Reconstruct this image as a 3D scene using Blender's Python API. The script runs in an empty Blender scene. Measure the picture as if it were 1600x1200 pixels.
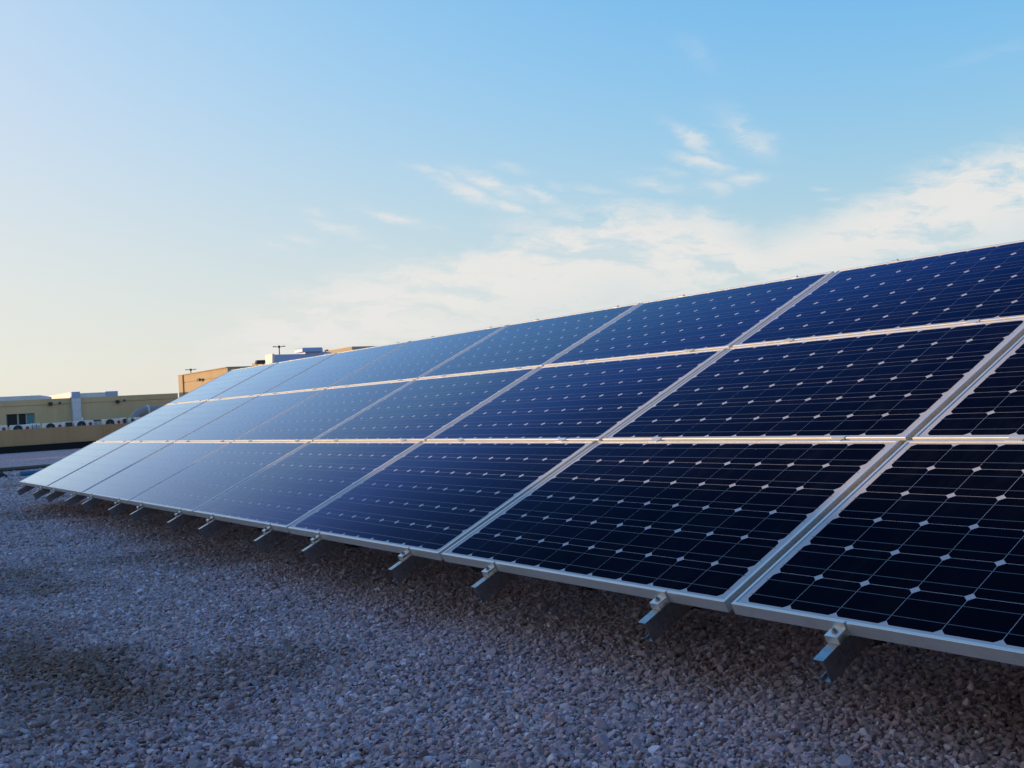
import bpy, bmesh, math, random
import numpy as np
from mathutils import Vector, Matrix
random.seed(7)
rng = np.random.default_rng(11)
R = math.radians
scene = bpy.context.scene
col = scene.collection

# ------------------------------------------------------------ camera
CAM = Vector((3.9028, -2.2668, 0.969))
YAW, PITCH, ROLL = R(34.5544), R(0.8513), R(-3.4)
hd = Vector((-math.cos(YAW), math.sin(YAW), 0)); rt = Vector((math.sin(YAW), math.cos(YAW), 0)); zz = Vector((0, 0, 1))
fw = hd * math.cos(PITCH) + zz * math.sin(PITCH); up = -hd * math.sin(PITCH) + zz * math.cos(PITCH)
r2 = rt * math.cos(ROLL) + up * math.sin(ROLL); u2 = up * math.cos(ROLL) - rt * math.sin(ROLL)
cd = bpy.data.cameras.new('camera'); cam = bpy.data.objects.new('camera', cd); col.objects.link(cam)
M = Matrix((r2, u2, -fw)).transposed().to_4x4(); M.translation = CAM
cam.matrix_world = M
cd.sensor_width = 36; cd.lens = 36 * 1642.5 / 1600; cd.clip_start = .05; cd.clip_end = 9000
scene.camera = cam

# ------------------------------------------------------------ light
SUN_A, SUN_E = R(47), R(3.6)          # sun stands beyond the left edge of the photo, very low
sd = Vector((-math.cos(SUN_A) * math.cos(SUN_E), -math.sin(SUN_A) * math.cos(SUN_E), math.sin(SUN_E)))
ld = bpy.data.lights.new('sun', 'SUN'); ld.energy = 5.0; ld.angle = R(.5); ld.color = (1, .67, .33)
lo = bpy.data.objects.new('sun', ld); col.objects.link(lo)
lo.rotation_euler = sd.to_track_quat('Z', 'Y').to_euler()
EXPOSURE = 0.0
vs = scene.view_settings
vs.view_transform = 'Standard'; vs.look = 'None'; vs.gamma = 1; vs.exposure = EXPOSURE; vs.use_curve_mapping = False

class NT:
    """small helper to write node trees"""
    def __init__(s, tree): s.t = tree; s.n = tree.nodes; s.l = tree.links
    def node(s, typ, **kw):
        n = s.n.new(typ)
        for k, v in kw.items(): setattr(n, k, v)
        return n
    def put(s, sock, v):
        if v is None: return
        if isinstance(v, bpy.types.NodeSocket): s.l.new(v, sock)
        else: sock.default_value = v
    def math(s, op, a, b=None, c=None, clamp=False):
        n = s.node('ShaderNodeMath', operation=op, use_clamp=clamp)
        for i, v in enumerate((a, b, c)): s.put(n.inputs[i], v)
        return n.outputs[0]
    def ramp(s, f, stops, interp='LINEAR'):
        n = s.node('ShaderNodeValToRGB'); n.color_ramp.interpolation = interp
        e = n.color_ramp.elements
        while len(e) < len(stops): e.new(.5)
        for q, (p, c) in zip(e, stops):
            q.position = p; q.color = (c, c, c, 1) if isinstance(c, (int, float)) else (*c, 1)
        s.put(n.inputs[0], f); return n.outputs[0]
    def mix(s, f, a, b, mode='MIX'):
        n = s.node('ShaderNodeMix', data_type='RGBA', blend_type=mode)
        s.put(n.inputs[0], f)
        for i, v in ((6, a), (7, b)):
            if isinstance(v, tuple) and len(v) == 3: v = (*v, 1)
            s.put(n.inputs[i], v)
        return n.outputs[2]
    def noise(s, vec, scale, detail=4, rough=.55, dist=0):
        n = s.node('ShaderNodeTexNoise'); s.put(n.inputs['Vector'], vec)
        n.inputs['Scale'].default_value = scale; n.inputs['Detail'].default_value = detail
        n.inputs['Roughness'].default_value = rough; n.inputs['Distortion'].default_value = dist
        return n.outputs['Fac']
    def mapping(s, vec, loc=(0, 0, 0), rot=(0, 0, 0), scl=(1, 1, 1)):
        n = s.node('ShaderNodeMapping'); s.put(n.inputs[0], vec)
        n.inputs[1].default_value = loc; n.inputs[2].default_value = rot; n.inputs[3].default_value = scl
        return n.outputs[0]
    def comb(s, x, y, z=0.):
        n = s.node('ShaderNodeCombineXYZ')
        for i, v in enumerate((x, y, z)): s.put(n.inputs[i], v)
        return n.outputs[0]

# ------------------------------------------------------------ sky
world = bpy.data.worlds.new('World'); scene.world = world; world.use_nodes = True
W = NT(world.node_tree); W.n.clear()
out = W.node('ShaderNodeOutputWorld'); bg = W.node('ShaderNodeBackground')
W.l.new(bg.outputs[0], out.inputs[0])
sky = W.node('ShaderNodeTexSky'); sky.sky_type = 'NISHITA'; sky.sun_disc = False
sky.sun_elevation = SUN_E + R(20); sky.sun_rotation = math.atan2(-math.cos(SUN_A), -math.sin(SUN_A)) + R(11)
sky.altitude = 0; sky.air_density = 1.0; sky.dust_density = 1.0; sky.ozone_density = 3.5
tc = W.node('ShaderNodeTexCoord').outputs['Generated']
sep = W.node('ShaderNodeSeparateXYZ'); W.l.new(tc, sep.inputs[0])
X_, Y_, Z_ = sep.outputs
azi = W.math('ARCTAN2', Y_, W.math('MULTIPLY', X_, -1.))       # azimuth from -X towards +Y
ele = W.math('ARCSINE', Z_)
# thin high cloud: one long streaky bank low over the array and ragged tufts above it
iso = W.comb(azi, ele)
BANK_TOP = [(0.2804, 0.0329), (0.3274, 0.0802), (0.3985, 0.1188), (0.4644, 0.1311), (0.5498, 0.1452), (0.6121, 0.1645), (0.6615, 0.1744), (0.7344, 0.1761), (0.7935, 0.1669), (0.8441, 0.1348), (0.8845, 0.1424), (0.9189, 0.1543), (0.9636, 0.1715), (1.0174, 0.189), (1.0679, 0.1921)]
BANK_LOW = [(0.2804, 0.0329), (0.3316, 0.0537), (0.4245, 0.0582), (0.5459, 0.079), (0.6443, 0.0915), (0.7059, 0.1055), (0.7888, 0.0922), (0.9047, 0.1058), (0.9863, 0.1073), (1.0639, 0.1258)]
TUFTS = [(0.4984, 0.1784, 0.0256, 0.0043, 19.4, 0.9), (0.4288, 0.1854, 0.0134, 0.0024, 8.4, 0.5), (0.4486, 0.169, 0.0207, 0.0037, 17.4, 0.7), (0.4126, 0.1613, 0.011, 0.003, 13.4, 0.6), (0.3947, 0.1548, 0.0158, 0.0024, 13.4, 0.4), (0.5348, 0.2186, 0.0171, 0.003, 17.4, 0.5), (0.5569, 0.2124, 0.0085, 0.0024, 21.4, 0.5), (0.6135, 0.217, 0.0134, 0.003, 9.4, 0.5), (0.5961, 0.2033, 0.0268, 0.0055, 23.4, 1), (0.5761, 0.1955, 0.0268, 0.0055, 23.4, 1), (0.6132, 0.1822, 0.0171, 0.0043, 21.4, 0.9), (0.6382, 0.1919, 0.0183, 0.0037, 23.4, 0.7), (0.6931, 0.1923, 0.0207, 0.003, 13.4, 0.35), (0.5437, 0.1652, 0.0085, 0.0024, 7.4, 0.6), (0.6569, 0.1984, 0.0097, 0.003, 18.4, 0.4), (0.7886, 0.2293, 0.0207, 0.0055, 35.4, 0.8), (0.8328, 0.2321, 0.0207, 0.0091, 41.4, 0.95), (0.8466, 0.2209, 0.0158, 0.0085, 33.4, 0.7), (0.7931, 0.2076, 0.0219, 0.0049, 21.4, 0.9), (0.7534, 0.1921, 0.0256, 0.0049, 15.4, 0.7), (0.833, 0.1887, 0.0171, 0.0043, 5.4, 0.8), (0.8052, 0.185, 0.011, 0.0061, 13.4, 0.6), (0.76, 0.2008, 0.0183, 0.0037, 13.4, 0.4), (1.0042, 0.186, 0.0061, 0.0024, 8.4, 0.5), (0.9072, 0.1635, 0.0073, 0.003, 8.4, 0.4), (0.9035, 0.1747, 0.0073, 0.0018, 8.4, 0.4), (1.0479, 0.2677, 0.0365, 0.0043, -6.6, 0.13), (0.7964, 0.3032, 0.0183, 0.0073, 43.4, 0.2), (0.4805, 0.1513, 0.0073, 0.0018, 3.4, 0.3)]
warp = W.node('ShaderNodeTexNoise'); W.put(warp.inputs['Vector'], W.mapping(iso, scl=(1, 2.2, 1))); warp.inputs['Scale'].default_value = 26
warp.inputs['Detail'].default_value = 5; warp.inputs['Roughness'].default_value = .6
vm = W.node('ShaderNodeVectorMath', operation='MULTIPLY_ADD')
W.put(vm.inputs[0], warp.outputs['Color']); vm.inputs[1].default_value = (.044, .018, 0); vm.inputs[2].default_value = (-.022, -.009, 0)
va = W.node('ShaderNodeVectorMath', operation='ADD'); W.put(va.inputs[0], iso); W.put(va.inputs[1], vm.outputs[0])
iw = va.outputs[0]
sw = W.node('ShaderNodeSeparateXYZ'); W.put(sw.inputs[0], iw); aw, ew = sw.outputs[0], sw.outputs[1]
def curve(pts, a):
    t = W.math('MULTIPLY_ADD', a, 1 / 1.0, -.2, clamp=True)
    stops = [(min(max(p[0] - .2, 0), 1), max(p[1] * 4, 0)) for p in pts]
    return W.math('MULTIPLY', W.ramp(t, stops), .25)
dtop = W.math('SUBTRACT', curve(BANK_TOP, aw), ew)
dlow = W.math('SUBTRACT', curve(BANK_LOW, aw), ew)
strk = W.mapping(W.mapping(iw, rot=(0, 0, R(9))), scl=(13, 62, 1))
n1 = W.noise(strk, 1., 9, .62, .5)
n2 = W.noise(W.mapping(iw, scl=(10, 25, 1)), 1., 9, .66, .4)
nn = W.math('ADD', W.math('MULTIPLY', n1, .5), W.math('MULTIPLY', n2, .5))
soft = W.ramp(W.math('MULTIPLY_ADD', dtop, 22., .42), [(0, 0.), (1, 1.)], 'EASE')
body = W.ramp(W.math('ADD', W.math('MULTIPLY', soft, .44), W.math('MULTIPLY', W.ramp(nn, [(.42, 0.), (.56, 1.)]), .86)), [(.26, 0.), (1.02, 1.)])
thin = W.math('MULTIPLY_ADD', W.ramp(W.math('MULTIPLY_ADD', dlow, 26., .5), [(0, 0.), (1, 1.)], 'EASE'), W.ramp(azi, [(.45, -.15), (.62, -.62)] if False else [(.42, 0.), (.60, .45)]), 0.)
body = W.math('MULTIPLY', W.math('MULTIPLY', body, soft), W.math('SUBTRACT', 1., thin))
bank = W.math('MULTIPLY', body, W.ramp(azi, [(.24, 0.), (.40, 1.)], 'EASE'))
cl = bank
tn = W.ramp(nn, [(.38, .12), (.53, 1.)])
for (ca, ce, hl, hw, ang, op) in TUFTS:
    a_ = R(ang); dx = W.math('SUBTRACT', aw, ca); dy = W.math('SUBTRACT', ew, ce)
    p_ = W.math('MULTIPLY_ADD', dx, math.cos(a_) / hl, W.math('MULTIPLY', dy, -math.sin(a_) / hl))
    q_ = W.math('MULTIPLY_ADD', dx, math.sin(a_) / hw, W.math('MULTIPLY', dy, math.cos(a_) / hw))
    r_ = W.math('ADD', W.math('MULTIPLY', p_, p_), W.math('MULTIPLY', q_, q_))
    e_ = W.math('MULTIPLY', W.math('POWER', 2.718, W.math('MULTIPLY', r_, -.8)), op * .85)
    cl = W.math('MAXIMUM', cl, W.math('MULTIPLY', e_, tn))
skyc = sky.outputs[0]
# the camera's tone curve lifts the open sky: compress it channel by channel
def shoulder(c, p, a, q):
    c = W.math('POWER', W.math('MULTIPLY', c, .1), p)
    return W.math('MULTIPLY', W.math('DIVIDE', W.math('MULTIPLY', c, a), W.math('MULTIPLY_ADD', c, q, 1.)), 10.)
sp = W.node('ShaderNodeSeparateColor'); W.l.new(skyc, sp.inputs[0])
cb = W.node('ShaderNodeCombineColor')
for i, (p, a, q) in enumerate(((2.2, 31.3, 35.5), (1.5, 11.84, 12.44), (1., 15.2, 15.4))): W.put(cb.inputs[i], shoulder(sp.outputs[i], p, a, q))
skyg = W.mix(1., cb.outputs[0], W.mix(W.ramp(ele, [(0., 1.), (.34, 0.)], 'EASE'), (1., 1., 1.), (1., .975, .80)), 'MULTIPLY')
final = W.mix(W.math('MULTIPLY', cl, .92), skyg, (8.25, 8.1, 7.85))
W.put(bg.inputs[0], final); bg.inputs[1].default_value = .10

# ------------------------------------------------------------ materials
MATS = {}
def mat(name, base=(.5, .5, .5), rough=.6, metal=0., spec=.5, build=None, coat=0., coat_ior=1.5, coat_rough=.03):
    m = bpy.data.materials.new(name); m.use_nodes = True
    N = NT(m.node_tree); b = N.n['Principled BSDF']
    b.inputs['Base Color'].default_value = (*base, 1); b.inputs['Roughness'].default_value = rough
    b.inputs['Metallic'].default_value = metal; b.inputs['Specular IOR Level'].default_value = spec
    b.inputs['Coat Weight'].default_value = coat; b.inputs['Coat IOR'].default_value = coat_ior
    b.inputs['Coat Roughness'].default_value = coat_rough
    if build: build(N, b)
    MATS[name] = m; return m
def bump(N, b, h, dist, strength=1.):
    n = N.node('ShaderNodeBump'); n.inputs['Strength'].default_value = strength; n.inputs['Distance'].default_value = dist
    N.put(n.inputs['Height'], h); N.l.new(n.outputs[0], b.inputs['Normal'])
def pos(N): return N.node('ShaderNodeNewGeometry').outputs['Position']
def oco(N): return N.node('ShaderNodeTexCoord').outputs['Object']
def orand(N): return N.node('ShaderNodeObjectInfo').outputs['Random']

def ar_glass(N, b, tint_low, rough):
    """anti-reflective solar glass over the surface: almost no mirror face-on, strong at grazing"""
    fr = N.node('ShaderNodeFresnel'); fr.inputs[0].default_value = 1.5
    f = N.math('MULTIPLY', N.math('POWER', fr.outputs[0], 2.1), 3.6, clamp=True)
    gl = N.node('ShaderNodeBsdfGlossy')
    N.put(gl.inputs['Color'], N.ramp(f, [(0., (.10, .12, .20)), (.06, tuple(v * .30 for v in tint_low[:3])), (.13, tuple(v * .8 for v in tint_low[:3])), (.20, (.34, .45, 1.)), (.34, (.56, .69, 1.)), (.62, (.60, .74, 1.)), (.97, (.67, .80, .95))]))
    N.put(gl.inputs['Roughness'], rough)
    mx = N.node('ShaderNodeMixShader'); N.put(mx.inputs[0], f); N.l.new(b.outputs[0], mx.inputs[1]); N.l.new(gl.outputs[0], mx.inputs[2])
    o = [n for n in N.n if n.type == 'OUTPUT_MATERIAL'][0]; N.l.new(mx.outputs[0], o.inputs['Surface'])
def b_cell(N, b):
    n = N.noise(pos(N), 1.4, 3, .5)
    f = N.math('ADD', N.math('MULTIPLY', orand(N), .6), N.math('MULTIPLY', n, .5))
    N.put(b.inputs['Base Color'], N.mix(f, (.0016, .0022, .0075), (.0028, .0042, .0135)))
    dn = N.noise(N.mapping(pos(N), scl=(1, 1, 1)), 7., 6, .7)
    dust = N.ramp(N.noise(N.mapping(pos(N), scl=(3., .8, .8)), 4., 7, .72), [(.48, 0.), (.85, .55)])
    N.put(b.inputs['Base Color'], N.mix(dust, N.mix(f, (.0014, .0016, .0034), (.0026, .0034, .0080)), (.014, .0135, .014)))      # faint dust film
    ar_glass(N, b, (.20, .31, .76, 1), N.ramp(dn, [(.3, .05), (.8, .14)]))
mat('cell', rough=.5, spec=0., build=b_cell)
def b_sheet(N, b):
    n = N.noise(pos(N), 9, 6, .7)
    N.put(b.inputs['Base Color'], N.mix(n, (.42, .40, .43), (.54, .52, .54)))
    ar_glass(N, b, (.6, .7, 1., 1), .08)
mat('backsheet', rough=.6, spec=0., build=b_sheet)
mat('ribbon', (.11, .12, .14), .5, .3, .2, build=lambda N, b: ar_glass(N, b, (.5, .65, 1., 1), .08))
def b_alu(N, b):
    g = N.noise(N.mapping(oco(N), scl=(1.5, 60, 60)), 3, 5, .6)
    d = N.noise(pos(N), 14, 6, .7)
    c = N.mix(g, (.68, .64, .60), (.82, .78, .73)); c = N.mix(N.ramp(d, [(.5, 0.), (.85, .5)]), c, (.46, .44, .42))
    N.put(b.inputs['Base Color'], c)
    N.put(b.inputs['Roughness'], N.ramp(g, [(.2, .38), (.8, .55)]))
mat('aluminium', metal=.6, spec=.4, build=b_alu)
def b_galv(N, b):
    v = N.node('ShaderNodeTexVoronoi'); N.put(v.inputs['Vector'], oco(N)); v.inputs['Scale'].default_value = 60
    g = N.noise(oco(N), 12, 5, .6)
    c = N.mix(v.outputs['Distance'], (.27, .29, .32), (.38, .41, .45)); c = N.mix(N.ramp(g, [(.5, 0.), (.8, .45)]), c, (.17, .16, .15))
    N.put(b.inputs['Base Color'], c); N.put(b.inputs['Roughness'], N.ramp(g, [(.3, .22), (.8, .45)]))
mat('galvanised', metal=.85, build=b_galv)
mat('bolt', (.35, .34, .33), .4, .9)
mat('rubber', (.03, .03, .032), .8)
def b_stone(N, b):
    t = N.node('ShaderNodeAttribute', attribute_type='INSTANCER', attribute_name='tone').outputs['Fac']
    st = N.node('ShaderNodeAttribute', attribute_type='INSTANCER', attribute_name='dark_patch').outputs['Fac']
    c = N.ramp(t, [(0, (.15, .09, .075)), (.12, (.30, .19, .165)), (.3, (.47, .30, .30)), (.5, (.57, .385, .41)), (.68, (.50, .34, .30)), (.85, (.66, .49, .52)), (1, (.85, .72, .75))])
    n = N.noise(oco(N), 1.6, 5, .65)
    c = N.mix(N.ramp(n, [(.35, .45), (.65, 0.)]), c, N.mix(.5, c, (.20, .16, .13)))
    c = N.mix(st, c, N.mix(1., c, (.50, .41, .30), 'MULTIPLY'))
    N.put(b.inputs['Base Color'], c)
    bump(N, b, N.noise(oco(N), 4., 4, .7), .0015, .6)
mat('stone', rough=.9, spec=.2, build=b_stone)
def b_gravelbed(N, b):
    p = pos(N)
    v = N.node('ShaderNodeTexVoronoi'); N.put(v.inputs['Vector'], p); v.inputs['Scale'].default_value = 30
    v2 = N.node('ShaderNodeTexVoronoi', feature='DISTANCE_TO_EDGE'); N.put(v2.inputs['Vector'], p); v2.inputs['Scale'].default_value = 30
    sp = N.node('ShaderNodeSeparateColor'); N.l.new(v.outputs['Color'], sp.inputs[0])
    c = N.ramp(sp.outputs[0], [(0, (.18, .12, .10)), (.3, (.42, .30, .28)), (.6, (.52, .38, .38)), (1, (.66, .55, .55))])
    e = N.ramp(v2.outputs['Distance'], [(0, .45), (.12, 1.)])
    c = N.mix(1., c, e, 'MULTIPLY'); c = N.mix(1., c, (1.25, 1.12, 1.18), 'MULTIPLY')
    big = N.noise(N.mapping(p, scl=(.4, .12, 1)), .55, 5, .6)
    c = N.mix(N.ramp(big, [(.45, 0.), (.70, .55)]), c, N.mix(1., c, (.85, .74, .58), 'MULTIPLY'))
    N.put(b.inputs['Base Color'], c); bump(N, b, v2.outputs['Distance'], .02, .8)
mat('gravel_bed', rough=.95, spec=.1, build=b_gravelbed)
def b_soil(N, b):
    n = N.noise(pos(N), .02, 8, .6)
    N.put(b.inputs['Base Color'], N.mix(n, (.26, .21, .155), (.38, .32, .25)))
mat('sand', rough=1, spec=.1, build=b_soil)
def plaster(name, c1, c2):
    def f(N, b):
        p = pos(N)
        n = N.noise(N.mapping(p, scl=(1, 1, .35)), .8, 7, .62); f2 = N.noise(p, 26, 4, .6)
        c = N.mix(N.ramp(n, [(.3, 0.), (.72, 1.)]), c1, c2)
        s = N.noise(N.mapping(p, scl=(2.2, 2.2, .16)), 1.5, 6, .7)       # rain streaks
        c = N.mix(N.ramp(s, [(.52, 0.), (.8, .4)]), c, tuple(v * .6 for v in c1))
        N.put(b.inputs['Base Color'], c); bump(N, b, f2, .004, .5)
    mat(name, rough=.92, spec=.2, build=f)
plaster('plaster_grey', (.63, .42, .22), (.73, .50, .275))
plaster('plaster_tan', (.47, .35, .215), (.54, .40, .26))
plaster('plaster_brown', (.48, .26, .125), (.57, .33, .165))
plaster('concrete', (.25, .23, .20), (.36, .34, .31))
plaster('blocker_dark', (.055, .055, .06), (.085, .085, .09))  # dark so that the added block bounces little sunlight
mat('bitumen', (.018, .017, .018), .9, spec=.2)
def b_foil(N, b):
    n = N.noise(oco(N), 6, 6, .7, .6)
    N.put(b.inputs['Base Color'], N.mix(n, (.50, .50, .55), (.74, .74, .78))); bump(N, b, n, .03, .8)
mat('foil_cladding', rough=.5, metal=.35, build=b_foil)
def b_wp(N, b):
    n = N.noise(pos(N), 5, 6, .7)
    N.put(b.inputs['Base Color'], N.mix(n, (.76, .69, .62), (.86, .80, .73)))
mat('dull_foil', (.30, .27, .26), .7, .1)
mat('white_metal', rough=.5, build=b_wp)
mat('dark_metal', (.035, .035, .04), .5, .3)
mat('grille', (.045, .045, .06), .6, .2)
mat('lamp_grey', (.10, .10, .11), .5, .3)
mat('red_badge', (.42, .02, .05), .5)
mat('window_glass', (.02, .025, .03), .3, 0, .15)
mat('window_teal', (.07, .24, .26), .25, 0, .3)
mat('window_frame', (.36, .33, .27), .5)
mat('blue_plastic', (.02, .12, .24), .5)
mat('brown_pipe', (.10, .075, .05), .7)
mat('duct_skylit_blue', (.33, .40, .60), .45, .2)  # blue of sky-lit shade put into the duct colour
mat('pcb_black', (.02, .02, .02), .5)

# ------------------------------------------------------------ mesh helpers
class MB:
    def __init__(s): s.v = []; s.f = []
    def add(s, vs, fs):
        o = len(s.v); s.v += [tuple(v) for v in vs]; s.f += [tuple(i + o for i in f) for f in fs]; return s
    def box(s, a, b):
        (x0, y0, z0), (x1, y1, z1) = a, b
        return s.add([(x0, y0, z0), (x1, y0, z0), (x1, y1, z0), (x0, y1, z0), (x0, y0, z1), (x1, y0, z1), (x1, y1, z1), (x0, y1, z1)],
                     [(3, 2, 1, 0), (4, 5, 6, 7), (0, 1, 5, 4), (1, 2, 6, 5), (2, 3, 7, 6), (3, 0, 4, 7)])
    def cbox(s, a, b, c=.01):
        """box with chamfered vertical and top edges"""
        (x0, y0, z0), (x1, y1, z1) = a, b
        def ring(i, z): return [(x0 + i + c, y0 + i, z), (x1 - i - c, y0 + i, z), (x1 - i, y0 + i + c, z), (x1 - i, y1 - i - c, z), (x1 - i - c, y1 - i, z), (x0 + i + c, y1 - i, z), (x0 + i, y1 - i - c, z), (x0 + i, y0 + i + c, z)]
        v = ring(0, z0) + ring(0, z1 - c) + ring(c, z1)
        f = [tuple(range(7, -1, -1)), tuple(range(16, 24))]
        for k in (0, 8):
            for i in range(8): f.append((k + i, k + (i + 1) % 8, k + 8 + (i + 1) % 8, k + 8 + i))
        return s.add(v, f)
    def prism(s, prof, axis, a, b):
        """profile (list of 2D points, counter-clockwise seen against the axis) swept from a to b along axis"""
        n = len(prof)
        def P(p, t):
            return (t, p[0], p[1]) if axis == 0 else ((p[0], t, p[1]) if axis == 1 else (p[0], p[1], t))
        v = [P(p, a) for p in prof] + [P(p, b) for p in prof]
        f = [tuple(range(n - 1, -1, -1)), tuple(range(n, 2 * n))] + [(i, (i + 1) % n, n + (i + 1) % n, n + i) for i in range(n)]
        return s.add(v, f)
    def tube(s, path, rad, n=12, cap=True):
        path = [Vector(p) for p in path]; rs = rad if isinstance(rad, (list, tuple)) else [rad] * len(path)
        rings = []; pu = None
        for i, p in enumerate(path):
            d = (path[min(i + 1, len(path) - 1)] - path[max(i - 1, 0)]).normalized()
            a = pu if pu is not None else (Vector((0, 0, 1)) if abs(d.z) < .9 else Vector((1, 0, 0)))
            a = (a - d * a.dot(d)).normalized(); pu = a; b = d.cross(a)
            rings.append([p + (a * math.cos(t) + b * math.sin(t)) * rs[i] for t in [2 * math.pi * k / n for k in range(n)]])
        v = [q for r in rings for q in r]; f = []
        for i in range(len(rings) - 1):
            for k in range(n): f.append((i * n + k, i * n + (k + 1) % n, (i + 1) * n + (k + 1) % n, (i + 1) * n + k))
        if cap: f.append(tuple(range(n - 1, -1, -1))); f.append(tuple(range((len(rings) - 1) * n, len(rings) * n)))
        return s.add(v, f)
    def mesh(s, name, m, smooth=False):
        me = bpy.data.meshes.new(name); me.from_pydata(s.v, [], s.f); me.update()
        bm = bmesh.new(); bm.from_mesh(me); bmesh.ops.recalc_face_normals(bm, faces=bm.faces); bm.to_mesh(me); bm.free()
        me.materials.append(MATS[m])
        if smooth:
            me.shade_smooth()
            me.set_sharp_from_angle(angle=R(40))
        return me
def ob(name, me, parent=None, loc=(0, 0, 0), rot=(0, 0, 0)):
    o = bpy.data.objects.new(name, me); col.objects.link(o); o.location = loc; o.rotation_euler = rot
    if parent: o.parent = parent
    return o
def part(name, mb, m, parent=None, smooth=False, **k): return ob(name, mb.mesh(name, m, smooth), parent, **k)
def thing(name, label, cat, loc=(0, 0, 0), rot=(0, 0, 0), group=None):
    o = ob(name, None, None, loc, rot); o.empty_display_size = .2
    return tag(o, label, cat, group)
def tag(o, label, cat, group=None):
    o['label'] = label; o['category'] = cat
    if group: o['group'] = group
    return o
def struct(o, kind='structure'): o['kind'] = kind; return o
def copy_tree(o, parent=None):
    c = o.copy(); col.objects.link(c)
    if parent: c.parent = parent
    for ch in KIDS.get(o.name, []): copy_tree(ch, c)
    return c
KIDS = {}
def index_kids():
    KIDS.clear()
    for o in bpy.data.objects:
        if o.parent: KIDS.setdefault(o.parent.name, []).append(o)

# ------------------------------------------------------------ ground, roof, gravel
g = MB().add([(-6000, -6000, -6.5), (6000, -6000, -6.5), (6000, 6000, -6.5), (-6000, 6000, -6.5)], [(0, 1, 2, 3)])
struct(part('terrain', g, 'sand'))
struct(part('roof_slab', MB().box((-70, -16, -6.5), (14, 34, -.03)), 'concrete'))
def gh(x, y):      # gentle unevenness of the gravel
    return .012 * np.sin(x * 1.7 + .6 * y) * np.sin(y * 2.3 + 1) + .008 * np.sin(x * 4.1 - y * 3.2) + .005 * np.sin(7 * x + 5 * y)
nx, ny = 380, 130
xs = np.linspace(-24, 4.6, nx); ys = np.linspace(-5.5, 4.5, ny)
gx, gy = np.meshgrid(xs, ys, indexing='ij')
ed = np.minimum(np.minimum((gx + 24) / 1.5, (4.6 - gx) / .5), np.minimum((gy + 5.5) / .5, (4.5 - gy) / .5)).clip(0, 1)
gz = gh(gx, gy) * ed - .012
vv = np.stack([gx, gy, gz], -1).reshape(-1, 3)
idx = np.arange(nx * ny).reshape(nx, ny)
ff = np.stack([idx[:-1, :-1], idx[1:, :-1], idx[1:, 1:], idx[:-1, 1:]], -1).reshape(-1, 4)
me = bpy.data.meshes.new('gravel_bed'); me.from_pydata(vv.tolist(), [], ff.tolist()); me.materials.append(MATS['gravel_bed']); me.shade_smooth()
struct(ob('gravel_bed', me))
g = MB()
for (a, b) in (((-62, -16), (-24, 34)), ((-24, 4.5), (14, 34)), ((-24, -16), (14, -5.5)), ((4.6, -5.5), (14, 4.5))):
    g.add([(a[0], a[1], -.012), (b[0], a[1], -.012), (b[0], b[1], -.012), (a[0], b[1], -.012)], [(0, 1, 2, 3)])
struct(part('gravel_field', g, 'gravel_bed'))

# loose stones: six crushed shapes, laid as one scatter (nobody could count them)
stones = bpy.data.collections.new('stone_shapes')
for k in range(7):
    bm = bmesh.new(); bmesh.ops.create_icosphere(bm, subdivisions=2, radius=1)
    planes = [(Vector(rng.normal(size=3)).normalized(), rng.uniform(.42, .80)) for _ in range(8)]
    sc = (rng.uniform(.85, 1.2), rng.uniform(.65, .95), rng.uniform(.5, .75))
    for v in bm.verts:
        for nrm, dd in planes:
            h = v.co.dot(nrm)
            if h > dd: v.co -= nrm * (h - dd)
        v.co = Vector((v.co.x * sc[0], v.co.y * sc[1], v.co.z * sc[2]))
    bmesh.ops.remove_doubles(bm, verts=bm.verts, dist=.14)
    m = bpy.data.meshes.new('stone'); bm.to_mesh(m); bm.free(); m.materials.append(MATS['stone'])
    stones.objects.link(bpy.data.objects.new('stone_shape', m))
def left_edge(x): return -2.27 + .1486 * (3.9 - x)
def layer(x0, x1, step, rad, zoff):
    xs = np.arange(x0, x1, step); ys = np.arange(-5.0, 3.4, step)
    gx, gy = np.meshgrid(xs, ys, indexing='ij'); gx = gx.ravel(); gy = gy.ravel()
    gx = gx + rng.uniform(-.55, .55, gx.size) * step; gy = gy + rng.uniform(-.55, .55, gy.size) * step
    k = (gy > left_edge(gx) - .9) & (gy < 2.6 + 0 * gx) & (gy > -4.8)
    gx, gy = gx[k], gy[k]
    r = rad * np.exp(rng.normal(0, .36, gx.size)).clip(.45, 1.9)
    z = gh(gx, gy) - .012 + zoff + r * .25
    return np.stack([gx, gy, z, r], -1)
P = np.concatenate([layer(-5, 3.8, .0135, .0094, .001), layer(-5, 3.8, .018, .0102, .007), layer(-5, 3.8, .08, .016, .005), layer(-7, -5, .017, .0115, .002), layer(-7, -5, .023, .0125, .009),
                    layer(-14, -7, .023, .0145, .002), layer(-14, -7, .035, .016, .009), layer(-23.4, -14, .036, .023, .002)])
n = len(P)
me = bpy.data.meshes.new('loose_gravel'); me.vertices.add(n); me.vertices.foreach_set('co', P[:, :3].ravel().astype(np.float32))
def vnoise(x, y, s, seed):
    r = np.random.default_rng(seed); T = r.random((64, 64))
    a = x * s + 100; b = y * s + 100; i = np.floor(a).astype(int); j = np.floor(b).astype(int); u = a - i; w = b - j
    u = u * u * (3 - 2 * u); w = w * w * (3 - 2 * w); i %= 64; j %= 64; i1 = (i + 1) % 64; j1 = (j + 1) % 64
    return (T[i, j] * (1 - u) + T[i1, j] * u) * (1 - w) + (T[i, j1] * (1 - u) + T[i1, j1] * u) * w
fx, fy = P[:, 0], P[:, 1]
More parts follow.
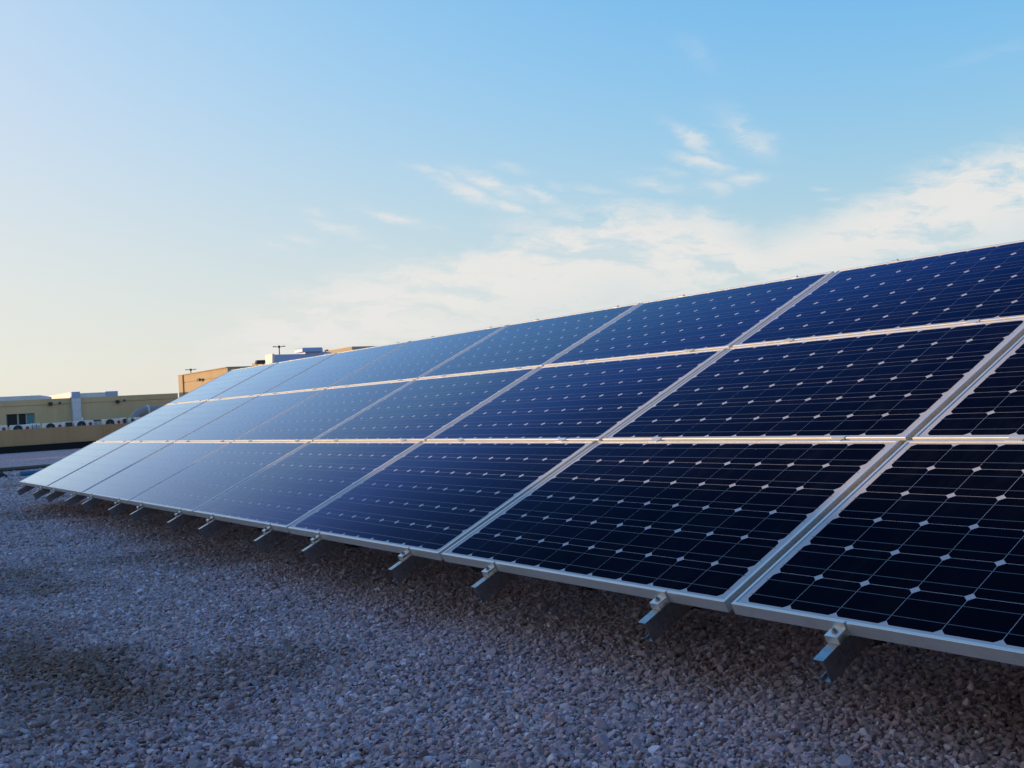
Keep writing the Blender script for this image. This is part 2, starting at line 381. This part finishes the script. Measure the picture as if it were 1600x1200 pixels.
def blob(cx, cy, rx, ry):
    a = .04
    dx = (fx - cx) * math.cos(a) + (fy - cy) * math.sin(a); dy = -(fx - cx) * math.sin(a) + (fy - cy) * math.cos(a)
    q = np.hypot(dx / rx, dy / ry) + .9 * (vnoise(fx, fy, 3.1, 5) - .5) + .4 * (vnoise(fx, fy, 9, 6) - .5)
    return (1.25 - q).clip(0, 1) ** .8
dark_patch = np.maximum(np.maximum(.95 * blob(-.6, -1.42, .95, .32), .85 * blob(-1.3, -1.72, 1.1, .30)), .7 * blob(-3.6, -1.02, .9, .26))  # ragged patches where the stones are darker and browner
dark_patch = np.maximum(dark_patch, .5 * ((vnoise(fx, fy, 1.3, 9) - .60) / .25).clip(0, 1))
tone = rng.beta(1.9, 1.6, n)
for nm, dt, data in (('rot', 'FLOAT_VECTOR', np.stack([rng.normal(0, .55, n), rng.normal(0, .55, n), rng.uniform(0, 6.28, n)], -1)), ('scl', 'FLOAT', P[:, 3]),
                     ('tone', 'FLOAT', tone), ('dark_patch', 'FLOAT', dark_patch), ('pick', 'INT', rng.integers(0, 7, n))):
    at = me.attributes.new(nm, dt, 'POINT')
    at.data.foreach_set('vector' if dt == 'FLOAT_VECTOR' else 'value', data.ravel().astype(np.int32 if dt == 'INT' else np.float32))
gravel = struct(ob('loose_gravel', me), 'stuff')
tag(gravel, 'crushed pinkish grey roof gravel lying loose in front of the solar array', 'gravel')
ng = bpy.data.node_groups.new('scatter', 'GeometryNodeTree')
ng.interface.new_socket('Geometry', in_out='INPUT', socket_type='NodeSocketGeometry')
ng.interface.new_socket('Geometry', in_out='OUTPUT', socket_type='NodeSocketGeometry')
G = NT(ng); gi = G.node('NodeGroupInput'); go = G.node('NodeGroupOutput')
ci = G.node('GeometryNodeCollectionInfo'); ci.inputs['Collection'].default_value = stones
ci.inputs['Separate Children'].default_value = True; ci.inputs['Reset Children'].default_value = True
ip = G.node('GeometryNodeInstanceOnPoints'); ip.inputs['Pick Instance'].default_value = True
def na(nm, t): q = G.node('GeometryNodeInputNamedAttribute', data_type=t); q.inputs[0].default_value = nm; return next(s_ for s_ in q.outputs if s_.enabled and s_.name == 'Attribute')
G.l.new(gi.outputs[0], ip.inputs['Points']); G.l.new(ci.outputs[0], ip.inputs['Instance'])
G.l.new(na('pick', 'INT'), ip.inputs['Instance Index']); G.l.new(na('scl', 'FLOAT'), ip.inputs['Scale'])
G.l.new(na('rot', 'FLOAT_VECTOR'), ip.inputs['Rotation']); G.l.new(ip.outputs[0], go.inputs[0])
gravel.modifiers.new('scatter', 'NODES').node_group = ng

# ------------------------------------------------------------ the solar array
TILT = R(24.956); Z0 = .33; PITCH_U, PITCH_V = 1.6792, 1.0101
L_, W_, D_ = 1.652, .9915, .038
SHIFT = (0, .0085, .0106)
def slope(u, v, n): return Vector((u, v * math.cos(TILT) - n * math.sin(TILT), Z0 + v * math.sin(TILT) + n * math.cos(TILT)))

def frame_mesh():
    # cross-section (inset from the outer edge, height) of the hollow aluminium edge profile
    prof = [(0.0, -D_), (0.0, -.0012), (.0010, 0.0), (.0102, 0.0), (.0108, -.0006), (.0108, -.0032), (.0022, -.0040), (.0022, -D_ + .002), (.028, -D_ + .002), (.028, -D_)]
    v = []; f = []; n = len(prof)
    for (cx, cy) in ((0, 0), (1, 0), (1, 1), (0, 1)):
        for (i, h) in prof:
            v.append((i if cx == 0 else L_ - i, i if cy == 0 else W_ - i, h))
    for c in range(4):
        d = (c + 1) % 4
        for k in range(n):
            k2 = (k + 1) % n
            f.append((c * n + k, d * n + k, d * n + k2, c * n + k2))
    return MB().add(v, f)
panel = thing('solar_panel', '', 'solar panel', group='solar panels of the three-row array')
part('frame', frame_mesh(), 'aluminium', panel)
part('backsheet', MB().box((.0025, .0025, -.0058), (L_ - .0025, W_ - .0025, -.0027)), 'backsheet', panel)
cm = []
h, c = .078, .0626
cm2 = .0707
for sx, sy, sw in ((1, 1, 0), (-1, 1, 1), (-1, -1, 0), (1, -1, 1)):
    pts = [(sx * h, sy * c), (sx * cm2, sy * cm2), (sx * c, sy * h)]
    cm += pts if sw == 0 else pts[::-1]
cell_me = MB().prism(cm, 2, -.0030, -.00225).mesh('solar_cell', 'cell')
PC = .158
for j in range(6):
    for i in range(10):
        ob('solar_cell', cell_me, panel, (L_ / 2 + (i - 4.5) * PC, W_ / 2 + (j - 2.5) * PC, 0))
rib_me = MB().box((-.797, -.0010, -.00235), (.797, .0010, -.00205)).mesh('busbar_ribbon', 'ribbon')
for j in range(6):
    for s in (-1, 1): ob('busbar_ribbon', rib_me, panel, (L_ / 2, W_ / 2 + (j - 2.5) * PC + s * .0385, 0))
jb = part('junction_box', MB().cbox((L_ / 2 - .06, W_ - .20, -.030), (L_ / 2 + .06, W_ - .10, -.0062), .004), 'pcb_black', panel)
index_kids()
ROWN = ('bottom', 'middle', 'top')
ORD = {1: 'first', 2: 'second', 3: 'third', 4: 'fourth', 5: 'fifth', 6: 'sixth', 7: 'seventh', 8: 'eighth', 9: 'ninth', 10: 'tenth', 11: 'eleventh', 12: 'twelfth',
       13: 'thirteenth', 14: 'fourteenth', 15: 'fifteenth', 16: 'sixteenth', 17: 'seventeenth', 18: 'eighteenth', 19: 'nineteenth', 20: 'twentieth'}
first = True
for r in range(3):
    for k in range(-6, 3):
        o = panel if first else copy_tree(panel)
        first = False
        o.location = slope(k * PITCH_U + SHIFT[r] + .014 - .0115, r * PITCH_V + random.uniform(-.0006, .0006), random.uniform(-.0006, .0006))
        o.rotation_euler = (TILT + R(random.uniform(-.05, .05)), R(random.uniform(-.05, .05)), R(random.uniform(-.02, .02)))
        if k == 2: where = 'just outside the right edge of the photo'
        elif k == 1: where = 'cut by the right edge of the photo'
        elif k == -6: where = 'first at the far left end'
        else: where = '%s from the far left end' % ORD[k + 7]
        o['label'] = 'solar panel in the %s row, %s' % (ROWN[r], where)

# racks: one sloping rail on posts every metre or so, with its clamps
RL = 3 * PITCH_V
def rail_mesh():
    b = MB(); n0, n1, w, t = -.0385, -.1085, .0165, .003
    v0, v1 = -.118, RL + .09
    # C profile: web on the near (+u) side, flanges and lips towards -u
    prof = [(w, n0), (w, n1), (-w, n1), (-w, n1 + .012), (-w + t, n1 + .012), (-w + t, n1 + t), (w - t, n1 + t), (w - t, n0 - t), (-w + t, n0 - t), (-w + t, n0 - .012), (-w, n0 - .012), (-w, n0)]
    n = len(prof)
    V = [(p[0], v0, p[1]) for p in prof] + [(p[0], v1, p[1]) for p in prof]
    F = [(i, (i + 1) % n, n + (i + 1) % n, n + i) for i in range(n)]
    # end faces split into convex pieces
    for o_, rev in ((0, 0), (n, 1)):
        for q in ((0, 1, 6, 7), (1, 2, 5, 6), (2, 3, 4, 5), (0, 7, 8, 11), (8, 9, 10, 11)):
            q = tuple(i + o_ for i in q); F.append(q[::-1] if rev else q)
    return b.add(V, F)
def end_clamp(sgn):
    """extruded block clamp: foot on the rail, top plate with the bolt, back tab hooking over the frame"""
    hw = .021
    pr = [(-.0015, -.0382), (-.0015, .0035), (.0065, .0035), (.0065, .0008), (-.0001 * 0 + .0 - .0, .0008)]
    b = MB()
    b.box((-hw, -.0052, -.038), (hw, -.0012, .0032))          # plate against the frame side
    b.box((-hw, -.0012, .0004), (hw, .0070, .0032))           # lip over the frame
    b.box((-hw, -.046, -.0185), (hw, -.0052, -.0150))         # top plate
    b.box((-hw, -.046, -.038), (hw, -.0425, -.0185))          # front leg
    if sgn < 0: b.v = [(x, -y, z) for x, y, z in b.v]
    return b
def bolt_mb(v, n):
    b = MB()
    b.prism([(.0085 * math.cos(a), v + .0085 * math.sin(a)) for a in [math.pi / 3 * i for i in range(6)]], 2, n, n + .006)
    b.prism([(.0045 * math.cos(a), v + .0045 * math.sin(a)) for a in [math.pi / 4 * i for i in range(8)]], 2, n + .006, n + .014)
    return b
def make_rack():
    root = thing('mounting_rack', '', 'rack', group='galvanised racks under the solar array')
    root.location = (0, 1.02, 0)
    inv = Vector((0, 1.02, 0))
    tl = slope(0, 0, 0) - inv
    K = dict(loc=tuple(tl), rot=(TILT, 0, 0))
    part('rail', rail_mesh(), 'galvanised', root, **K)
    e = part('end_clamp', end_clamp(1), 'aluminium', root, **K); ob('bolt', bolt_mb(-.026, -.015).mesh('bolt', 'bolt'), e)
    e = part('end_clamp', end_clamp(-1), 'aluminium', root, loc=tuple(slope(0, 2 * PITCH_V + W_, 0) - inv), rot=(TILT, 0, 0))
    ob('bolt', bolt_mb(.026, -.015).mesh('bolt', 'bolt'), e)
    for r in (1, 2):
        v = r * PITCH_V - .0093; b = MB()
        hw = .028
        b.box((-hw, v - .0078, -.030), (hw, v - .0060, .0010)); b.box((-hw, v + .0060, -.030), (hw, v + .0078, .0010))
        b.box((-hw, v - .019, .0010), (hw, v - .0060, .0034)); b.box((-hw, v + .0060, .0010), (hw, v + .019, .0034))
        b.box((-hw, v - .0060, -.030), (hw, v + .0060, -.0272))
        e = part('mid_clamp', b, 'aluminium', root, **K)
        ob('bolt', bolt_mb(v, -.0272).mesh('bolt', 'bolt'), e)
    for y in (1.02, 2.42):
        zt = Z0 + y * math.tan(TILT) - .1085 / math.cos(TILT)
        part('post', MB().box((.0170, y - .025 - 1.02, .052), (.0265, y + .025 - 1.02, zt + .05)).box((.0265, y - .025 - 1.02, .052), (.062, y - .020 - 1.02, zt + .05)), 'galvanised', root)
        part('base_plate', MB().box((-.0, y - .05 - 1.02, .0452), (.09, y + .05 - 1.02, .0520)), 'galvanised', root)
        part('foot_block', MB().cbox((-.03, y - .07 - 1.02, -.02), (.11, y + .07 - 1.02, .045), .008), 'rubber', root)
    zt = Z0 + 1.6 * math.tan(TILT) - .13
    part('brace', MB().tube([(.03, 2.42 - 1.02, .25), (.03, 1.5 - 1.02, zt)], .012, 8), 'galvanised', root)
    return root
rack = make_rack(); index_kids()
spots = sorted([k * PITCH_U + .012 + o_ for k in range(-6, 3) for o_ in (.383, 1.372)], reverse=True)
spots = [s for s in spots]
vis = 0
for i, u in enumerate(spots):
    o = rack if i == 0 else copy_tree(rack)
    o.location.x = u + random.uniform(-.012, .012)
    if u > 2.35: o['label'] = ('galvanised rack beyond the right edge of the photo, %s one out' % ORD[4 - i - 1 if i < 3 else 1])
    else:
        vis += 1
        o['label'] = ('galvanised rack rail with end clamp, %s from the photo right edge' % ORD[vis]) if u > -9.7 else 'galvanised sloping rail with end clamp at the far left end of the array'

# ------------------------------------------------------------ parapets and roof edge
pz = .945
par = thing('parapet_wall', 'low tan rendered parapet wall with black base across the far end of the roof', 'parapet', (-43.6, 5, 0))
seg = [(-16, 5.33), (5.36, 8.93), (8.96, 13.2)]
for i, (a, b) in enumerate(seg):
    part('wall_panel', MB().box((-.25, a - 5, .0), (0, b - 5, pz)), 'plaster_brown', par)
part('joint', MB().box((-.24, -21, -.01), (-.02, 8.2, pz - .01)), 'plaster_grey', par)
part('base_upstand', MB().box((.003, -21, -.05), (.09, 8.2, .27)), 'bitumen', par)
sidew = thing('added_shade_block', 'added long low block out of view on the left that shades the gravel', 'building', (-15, -11, 0))  # invented block, added out of view to cast shade on the gravel
part('wall', MB().box((-30, -5, -.05), (20, 1, 1.41)), 'plaster_grey', sidew)
part('coping', MB().box((-30.05, -5.05, 1.413), (20.05, 1.05, 1.48)), 'concrete', sidew)

rw = thing('added_shade_wall', 'added low wall hidden behind the solar array to darken its underside', 'wall', (0, 3.9, 0))  # unseen wall, added to keep light out from under the panels
part('wall', MB().box((-9.2, 0, -.05), (13.9, .2, 1.42)), 'plaster_brown', rw)
part('coping', MB().box((-9.23, -.03, 1.423), (13.93, .23, 1.49)), 'concrete', rw)

tb = thing('added_sky_blocker', 'added tall dark block behind the camera that cuts off sky light', 'building', (8, 0, 0))  # made-up block, added to hold back sky light from behind
part('wall', MB().box((0, -13, -.05), (5.9, 14, 6.2)), 'blocker_dark', tb)
part('coping', MB().box((-.06, -13.06, 6.203), (5.96, 14.06, 6.4)), 'concrete', tb)

# ------------------------------------------------------------ far left building with ducts
b1 = thing('long_building', 'shaded olive grey building with flat roof and one window, behind the air conditioners', 'building', (-50, 8, 0))
wy = (6.08 - 8, 7.33 - 8); wz = (1.10, 1.68)
w = MB()     # wall with a real window opening and a shadow groove at z 2.03
x0, x1 = -9.7, 0
Y0, Y1 = -14, 6.12
w.box((x0, Y0, -.05), (x1, wy[0], 2.03)); w.box((x0, wy[1], -.05), (x1, Y1, 2.03))
w.box((x0, wy[0], -.05), (x1, wy[1], wz[0])); w.box((x0, wy[0], wz[1]), (x1, wy[1], 2.03))
part('wall', w, 'plaster_grey', b1)
part('groove_back', MB().box((x0, Y0 + .03, 2.0302), (x1 - .03, Y1 - .03, 2.0498)), 'plaster_brown', b1)
part('roof_band', MB().box((x0, Y0, 2.05), (x1 + .01, Y1, 2.315)), 'plaster_grey', b1)
wf = MB()
for a, b in ((wy[0], wy[0] + .05), (wy[0] + .48, wy[0] + .56), (wy[0] + .86, wy[0] + .92), (wy[1] - .05, wy[1])):
    wf.box((-.14, a, wz[0] + .001), (-.08, b, wz[1] - .001))
win = part('window', wf, 'window_frame', b1)
part('sill', MB().box((-.10, wy[0] - .03, wz[0] - .05), (.04, wy[1] + .03, wz[0] + .0)), 'window_frame', win)
for a, b, m in ((.05, .48, 'window_glass'), (.56, .86, 'window_glass'), (.92, 1.20, 'window_teal')):
    part('pane', MB().box((-.115, wy[0] + a, wz[0] + .002), (-.105, wy[0] + b, wz[1] - .002)), m, win)

d = thing('roof_duct', 'foil clad duct along the roof edge, left of the bright duct end', 'duct', (-50.3, 6, 2.315))
part('duct_body', MB().box((-.45, -8, .0), (.22, 1.6, .20)), 'foil_cladding', d)
part('duct_taper', MB().add([(-.45, 1.603, 0), (.22, 1.603, 0), (.22, 1.603, .2), (-.45, 1.603, .2), (-.45, 2.15, 0), (.1, 2.15, 0), (.1, 2.15, .1), (-.45, 2.15, .1)],
     [(0, 1, 2, 3), (7, 6, 5, 4), (0, 4, 5, 1), (1, 5, 6, 2), (2, 6, 7, 3), (3, 7, 4, 0)]), 'foil_cladding', d)
for y in (-5.2, -3.6, -2, -.4, 1.2):
    part('joint_band', MB().box((-.46, y, 0), (.235, y + .06, .212)), 'foil_cladding', d)
d = thing('wall_duct', 'foil clad duct that crosses the roof sunlit and drops down the wall', 'duct', (-50, 9.15, 2.32))
part('duct_run', MB().box((-6.6, -.19, .003), (-.02, .19, .27)), 'white_metal', d)
part('duct_elbow', MB().cbox((-.018, -.21, -.02), (.36, .19, .275), .03), 'duct_skylit_blue', d)
part('duct_drop', MB().box((.013, -.185, -2.3), (.34, .195, -.022)), 'foil_cladding', d)
for z in (-.6, -1.0):
    part('joint_band', MB().box((.012, -.195, z), (.352, .205, z + .03)), 'foil_cladding', d)
d = thing('roof_duct', 'foil clad duct along the roof edge, right of the dropping duct', 'duct', (-50.3, 9.4, 2.315))
part('duct_body', MB().box((-.4, 0, 0), (.22, 1.20, .21)), 'foil_cladding', d)
part('duct_end', MB().box((-.42, 1.203, 0), (.20, 1.80, .245)), 'duct_skylit_blue', d)
for y, z, big, lb in ((8.03, 2.08, 1, 'dark square floodlight on the grey wall left of the dropping duct'), (8.45, 2.10, 0, 'small dark camera on the grey wall left of the dropping duct'),
                  (11.12, 2.03, 1, 'dark square floodlight on the grey wall right of the dropping duct'), (11.45, 2.08, 0, 'small dark camera on the grey wall right of the dropping duct')):
    s = .075 if big else .04
    t = thing('wall_floodlight' if big else 'security_camera', lb, 'floodlight' if big else 'camera', (-49.99, y, z), group='fixtures on the grey wall')
    part('bracket', MB().box((0, -.02, -.02), (.05, .02, .02)), 'dark_metal', t)
    part('housing', MB().cbox((.04, -s * 1.1, -s * 1.2), (.13, s * 1.1, s), .01), 'dark_metal', t)

# ------------------------------------------------------------ air conditioners behind the parapet
struct(part('plinth', MB().box((-47.4, 2.0, -.05), (-44.4, 12.8, .485)), 'concrete'))
def ac_unit(name='air_conditioner'):
    t = thing(name, '', 'air conditioner', group='outdoor air conditioner units in a row behind the parapet')
    part('casing', MB().cbox((-.32, -.40, .05), (0, .40, .66), .02), 'white_metal', t)
    part('foot', MB().box((-.28, -.34, 0), (-.04, -.28, .05)), 'dark_metal', t)
    part('foot', MB().box((-.28, .28, 0), (-.04, .34, .05)), 'dark_metal', t)
    circ = lambda r, n=20: [(-.12 + r * math.cos(2 * math.pi * i / n), .465 + r * math.sin(2 * math.pi * i / n)) for i in range(n)]
    gr = part('fan_grille', MB().prism(circ(.188), 0, .001, .018), 'grille', t)
    part('fan_hub', MB().prism(circ(.03, 12), 0, .018, .030), 'concrete', gr)
    rings = MB()
    for rr in (.07, .105, .14, .168):
        rings.tube([(.020, -.12 + rr * math.cos(2 * math.pi * i / 16), .465 + rr * math.sin(2 * math.pi * i / 16)) for i in range(17)], .004, 4, cap=False)
    part('fan_guard', rings, 'dark_metal', gr)
    part('badge', MB().prism([(.26 + .078 * math.cos(2 * math.pi * i / 16), .50 + .078 * math.sin(2 * math.pi * i / 16)) for i in range(16)], 0, .001, .008), 'red_badge', t)
    return t
unit = ac_unit(); index_kids()
acs = [(5.0, 'at the left edge of the photo'), (5.93, 'below the window with dark panes'), (7.24, 'left of the dark coil unit'), (8.52, 'just right of the foil drop duct'), (9.74, 'second from the silver elbow duct'), (11.15, 'beside the silver elbow duct')]
for i, (y, lb) in enumerate(acs):
    o = unit if i == 0 else copy_tree(unit)
    o.location = (-45.4, y, .485 + (.02, 0, 0, .03, .04, .05)[i] * .8)
    o['label'] = 'white air conditioner with red badge ' + lb
def carton(y0, y1, z1, lb, x=-46.1):
    t = thing('side_unit', lb, 'air conditioner', (x, (y0 + y1) / 2, .485), group='air conditioner units seen from their narrow side')
    hw = (y1 - y0) / 2
    part('casing', MB().cbox((-.8, -hw, .03), (0, hw, z1 - .485), .015), 'white_metal', t)
    part('service_panel', MB().box((.002, -hw * .7, .1), (.012, hw * .7, z1 - .485 - .08)), 'duct_skylit_blue', t)
    part('foot', MB().box((-.7, -hw * .8, 0), (-.1, hw * .8, .03)), 'dark_metal', t)
carton(6.36, 6.50, 1.16, 'narrow sunlit white unit just right of the window, leftmost of three')
carton(6.54, 6.66, 1.17, 'narrow sunlit white unit, middle one of three right of the window')
carton(6.70, 6.84, 1.16, 'narrow white unit touching the second fan unit, rightmost of three')
carton(9.0, 9.30, 1.13, 'pale bluish unit under a dark lid, right of the drop duct')
carton(10.42, 10.52, 1.20, 'slim white unit between dark coil faces near the silver elbow duct')
def coil(y0, y1, z1, lb):
    t = thing('coil_unit', lb, 'air conditioner', (-45.5, (y0 + y1) / 2, .485), group='units with dark coil faces')
    hw = (y1 - y0) / 2
    part('casing', MB().cbox((-.5, -hw, 0), (0, hw, z1 - .485), .012), 'white_metal', t)
    m = MB(); k = max(3, int((y1 - y0) / .035))
    part('coil', MB().box((.001, -hw + .015, .05), (.01, hw - .015, z1 - .485 - .03)), 'grille', t)
    for i in range(k):
        y = -hw + .02 + (2 * hw - .04) * i / (k - 1); m.box((.0102, y - .003, .06), (.016, y + .003, z1 - .485 - .04))
    s_ = part('fins', m, 'lamp_grey', t); s_['kind'] = 'stuff'
coil(7.74, 8.06, 1.16, 'unit showing its dark coil face left of the drop duct')
coil(10.20, 10.38, 1.18, 'unit showing a dark coil face left of the slim white unit')
coil(10.56, 10.70, 1.17, 'unit showing a dark coil face right of the slim white unit')
t = thing('metal_lid', 'thin dark metal sheet lying on the pale bluish unit', 'lid', (-46.3, 9.12, 1.134)); part('sheet', MB().box((-.5, -.34, 0), (.25, .24, .035)), 'dark_metal', t); part('rim', MB().box((.253, -.34, -.02), (.262, .24, .035)), 'dark_metal', t)
arc = [(0, 11.05 + .62 - .62 * math.cos(a), .95 + .55 * math.sin(a)) for a in [R(q) for q in range(0, 91, 10)]]
t = thing('elbow_duct', 'silver foil clad duct bending over beside the last air conditioner', 'duct', (-46.9, 11.1, .485))
part('duct_bend', MB().tube([(0, -.05, .0)] + [(x, y - 11.1, z - .46 - .08) for x, y, z in arc] + [(0, 2.0, .96)], .25, 18), 'dull_foil', t, smooth=True)
part('joint_band', MB().tube([(0, .58, .96), (0, .66, .96)], .285, 18), 'foil_cladding', t)
part('vent_pipe', MB().tube([(.8, -2.5, 0), (.8, -2.5, .84)], .03, 8), 'white_metal', t)

# ------------------------------------------------------------ sunlit blocks
b2 = thing('orange_building', 'sunlit orange tan roof block at the far left end of the array', 'building', (-43.5, 13.3, 0))
bx0, bx1 = -3.4, 3.35
part('wall', MB().box((bx0, .01, -.05), (bx1, 9, 2.69)), 'plaster_tan', b2)
part('groove_back', MB().box((bx0 + .03, .04, 2.6902), (bx1 - .03, 8.97, 2.7198)), 'plaster_brown', b2)
part('parapet', MB().box((bx0, .01, 2.72), (bx1, 9, 3.06)), 'plaster_tan', b2)
part('corner_pilaster', MB().box((bx0 - .02, -.05, -.05), (bx0 + .62, .008, 3.062)), 'plaster_tan', b2)
part('coping', MB().box((bx0 - .03, -.06, 3.064), (bx1 + .04, 9.04, 3.10)), 'plaster_tan', b2)
t = thing('wall_floodlight', 'small brown floodlight on the sunlit orange wall', 'floodlight', (-43.6, 13.29, 2.72), group='small lamps on the far buildings')
part('bracket', MB().box((-.03, -.10, -.02), (.03, 0.02, .02)), 'brown_pipe', t); part('housing', MB().cbox((-.16, -.17, -.07), (.16, -.08, .06), .01), 'brown_pipe', t)
b3 = thing('tan_building', 'tan flat roofed block peeking above the middle of the array', 'building', (-35, 15.55, 0))
part('wall', MB().box((-7.5, 0, -.05), (2.7, 9, 3.17)), 'plaster_tan', b3)
part('roof_slab_edge', MB().box((-7.6, -.22, 3.172), (2.85, 9.2, 3.33)), 'plaster_tan', b3)
t = thing('roof_floodlight', 'dark wide floodlight on short legs on the orange block roof edge', 'floodlight', (-40.6, 14.95, 3.10), group='small lamps on the far buildings')
part('leg', MB().box((-.02, -.16, 0), (.02, -.13, .12)), 'lamp_grey', t); part('leg', MB().box((-.02, .13, 0), (.02, .16, .12)), 'lamp_grey', t)
part('housing', MB().add([(-.1, -.22, .10), (.1, -.22, .10), (.1, .18, .10), (-.1, .18, .10), (-.1, -.16, .27), (.1, -.16, .27), (.1, .20, .27), (-.1, .20, .27), (0, .27, .2)],
     [(3, 2, 1, 0), (4, 5, 6, 7), (0, 1, 5, 4), (3, 0, 4, 7), (1, 2, 6, 5), (2, 8, 6), (6, 8, 7), (7, 8, 3), (3, 8, 2)]), 'dark_metal', t)

# ------------------------------------------------------------ ventilation plant behind the array
t = thing('air_handler', 'bluish sky-lit duct housing with a raised lid rising behind the array top edge', 'air handler', (-22, 8.9, 0))
part('housing', MB().box((-.42, -.76, .9), (0, .12, 2.50)), 'duct_skylit_blue', t)
part('raised_housing', MB().box((-.44, .123, .9), (-.02, .66, 2.55)), 'duct_skylit_blue', t)
part('end_panel', MB().prism([(-.44, .92), (-.44, 2.52), (.05, 2.52), (.03, 2.40), (.0, 2.2), (.0, .92)], 1, -.82, -.763), 'white_metal', t)  # white stands in for sunlight on this end of the housing
part('lid', MB().cbox((-.5, .02, 2.552), (.06, .60, 2.66), .02), 'duct_skylit_blue', t)
for x in (-.38, -.05):
    for y in (-.7, .6): part('leg', MB().box((x - .03, y - .03, 0), (x + .03, y + .03, .898)), 'galvanised', t)
t = thing('drum_fan', 'round white fan drum with a pipe fitting right of the blue duct housing', 'fan', (-22.1, 9.72, 0))
c_ = [(.0, 0, 2.30), (.25, -.02, 2.30)]
part('drum', MB().tube([(-.3, 0, 2.28), (.02, 0, 2.28), (.10, 0, 2.28), (.16, 0, 2.28)], [.25, .25, .22, .10], 20), 'white_metal', t, smooth=True)
part('rim', MB().tube([(-.12, 0, 2.28), (-.05, 0, 2.28)], .27, 20), 'lamp_grey', t)
part('pipe_fitting', MB().tube([(-.3, .05, 2.50), (-.3, .05, 2.60), (-.3, .14, 2.61)], .02, 8), 'lamp_grey', t)
part('stand', MB().box((-.28, -.15, 0), (-.1, .15, 2.06)), 'galvanised', t)

# ------------------------------------------------------------ lamp masts on the street beyond the roof
def mast(x, y, ztop, wid, lb):
    t = thing('lamp_mast', lb, 'street lamp', (x, y, -6.5), group='multi headed lamp masts beyond the roof')
    H = ztop + 6.5; s = wid
    part('pole', MB().tube([(0, 0, 0), (0, 0, H - .1 * s)], [.16 * s, .07 * s], 10), 'lamp_grey', t)
    part('hub', MB().tube([(0, 0, H - .2 * s), (0, 0, H + .12 * s)], .16 * s, 12), 'lamp_grey', t)
    for a in (0, 90, 180, 270):
        a = R(a + 62); ca, sa = math.cos(a), math.sin(a)
        arm = part('arm', MB().tube([(.15 * s * ca, .15 * s * sa, H - .06 * s), (.5 * s * ca, .5 * s * sa, H - .02 * s)], .03 * s, 6), 'lamp_grey', t)
        hd_ = MB(); u = Vector((ca, sa, 0)); p_ = Vector((-sa, ca, 0))
        q = [u * (.32 * s) + p_ * (.09 * s), u * (.32 * s) - p_ * (.09 * s), u * (.80 * s) - p_ * (.07 * s), u * (.80 * s) + p_ * (.07 * s)]
        V = [(v.x, v.y, H - .06 * s + (.02 if i > 1 else 0) * s) for i, v in enumerate(q)] + [(v.x, v.y, H + .04 * s + (.02 if i > 1 else 0) * s) for i, v in enumerate(q)]
        hd_.add(V, [(3, 2, 1, 0), (4, 5, 6, 7), (0, 1, 5, 4), (1, 2, 6, 5), (2, 3, 7, 6), (3, 0, 4, 7)])
        part('lamp_head', hd_, 'dark_metal', arm)
k = 110 / 70
mast(3.9 + (-62.4 - 3.9) * k, -2.27 + (24.77 + 2.27) * k, .97 + (5.42 - .97) * k, .82, 'grey lamp mast with spread heads above the blue duct housing')
mast(3.9 + (-65.8 - 3.9) * k, -2.27 + (19.87 + 2.27) * k, .97 + (4.24 - .97) * k, .70, 'grey lamp mast with spread heads above the orange block')

# ------------------------------------------------------------ small things on the gravel at the left
t = thing('roof_pipe', 'long thin brown pipe on sleepers lying across the gravel', 'pipe', (-22.6, 2.0, 0))
part('pipe', MB().tube([(0, -6, .06), (0, 0, .06), (-.3, 8, .06)], .045, 10), 'brown_pipe', t, smooth=True)
for y in (-5, -3, -1, 1, 3, 5): part('sleeper', MB().box((-.12, y - .05, -.02), (.12, y + .05, .016)), 'concrete', t)
t = thing('blue_roll', 'blue rolled sheet lying on the gravel by the left end of the array', 'roll', (-19.4, 2.1, 0))
part('rolled_sheet', MB().tube([(0, -.55, .045), (0, .9, .045)], .06, 12), 'blue_plastic', t, smooth=True)
part('strap', MB().tube([(0, -.2, .045), (0, -.15, .045)], .063, 12), 'dark_metal', t)
t = thing('hose_bundle', 'dark coiled hose bundle lying on the gravel at the left edge', 'hose', (-19.5, .95, 0))
for i in range(4):
    part('coil', MB().tube([((.16 - .02 * i) * math.cos(a), (.38 - .03 * i) * math.sin(a), .02 + i * .028) for a in [2 * math.pi * q / 20 for q in range(21)]], .018, 6, cap=False), 'rubber', t)
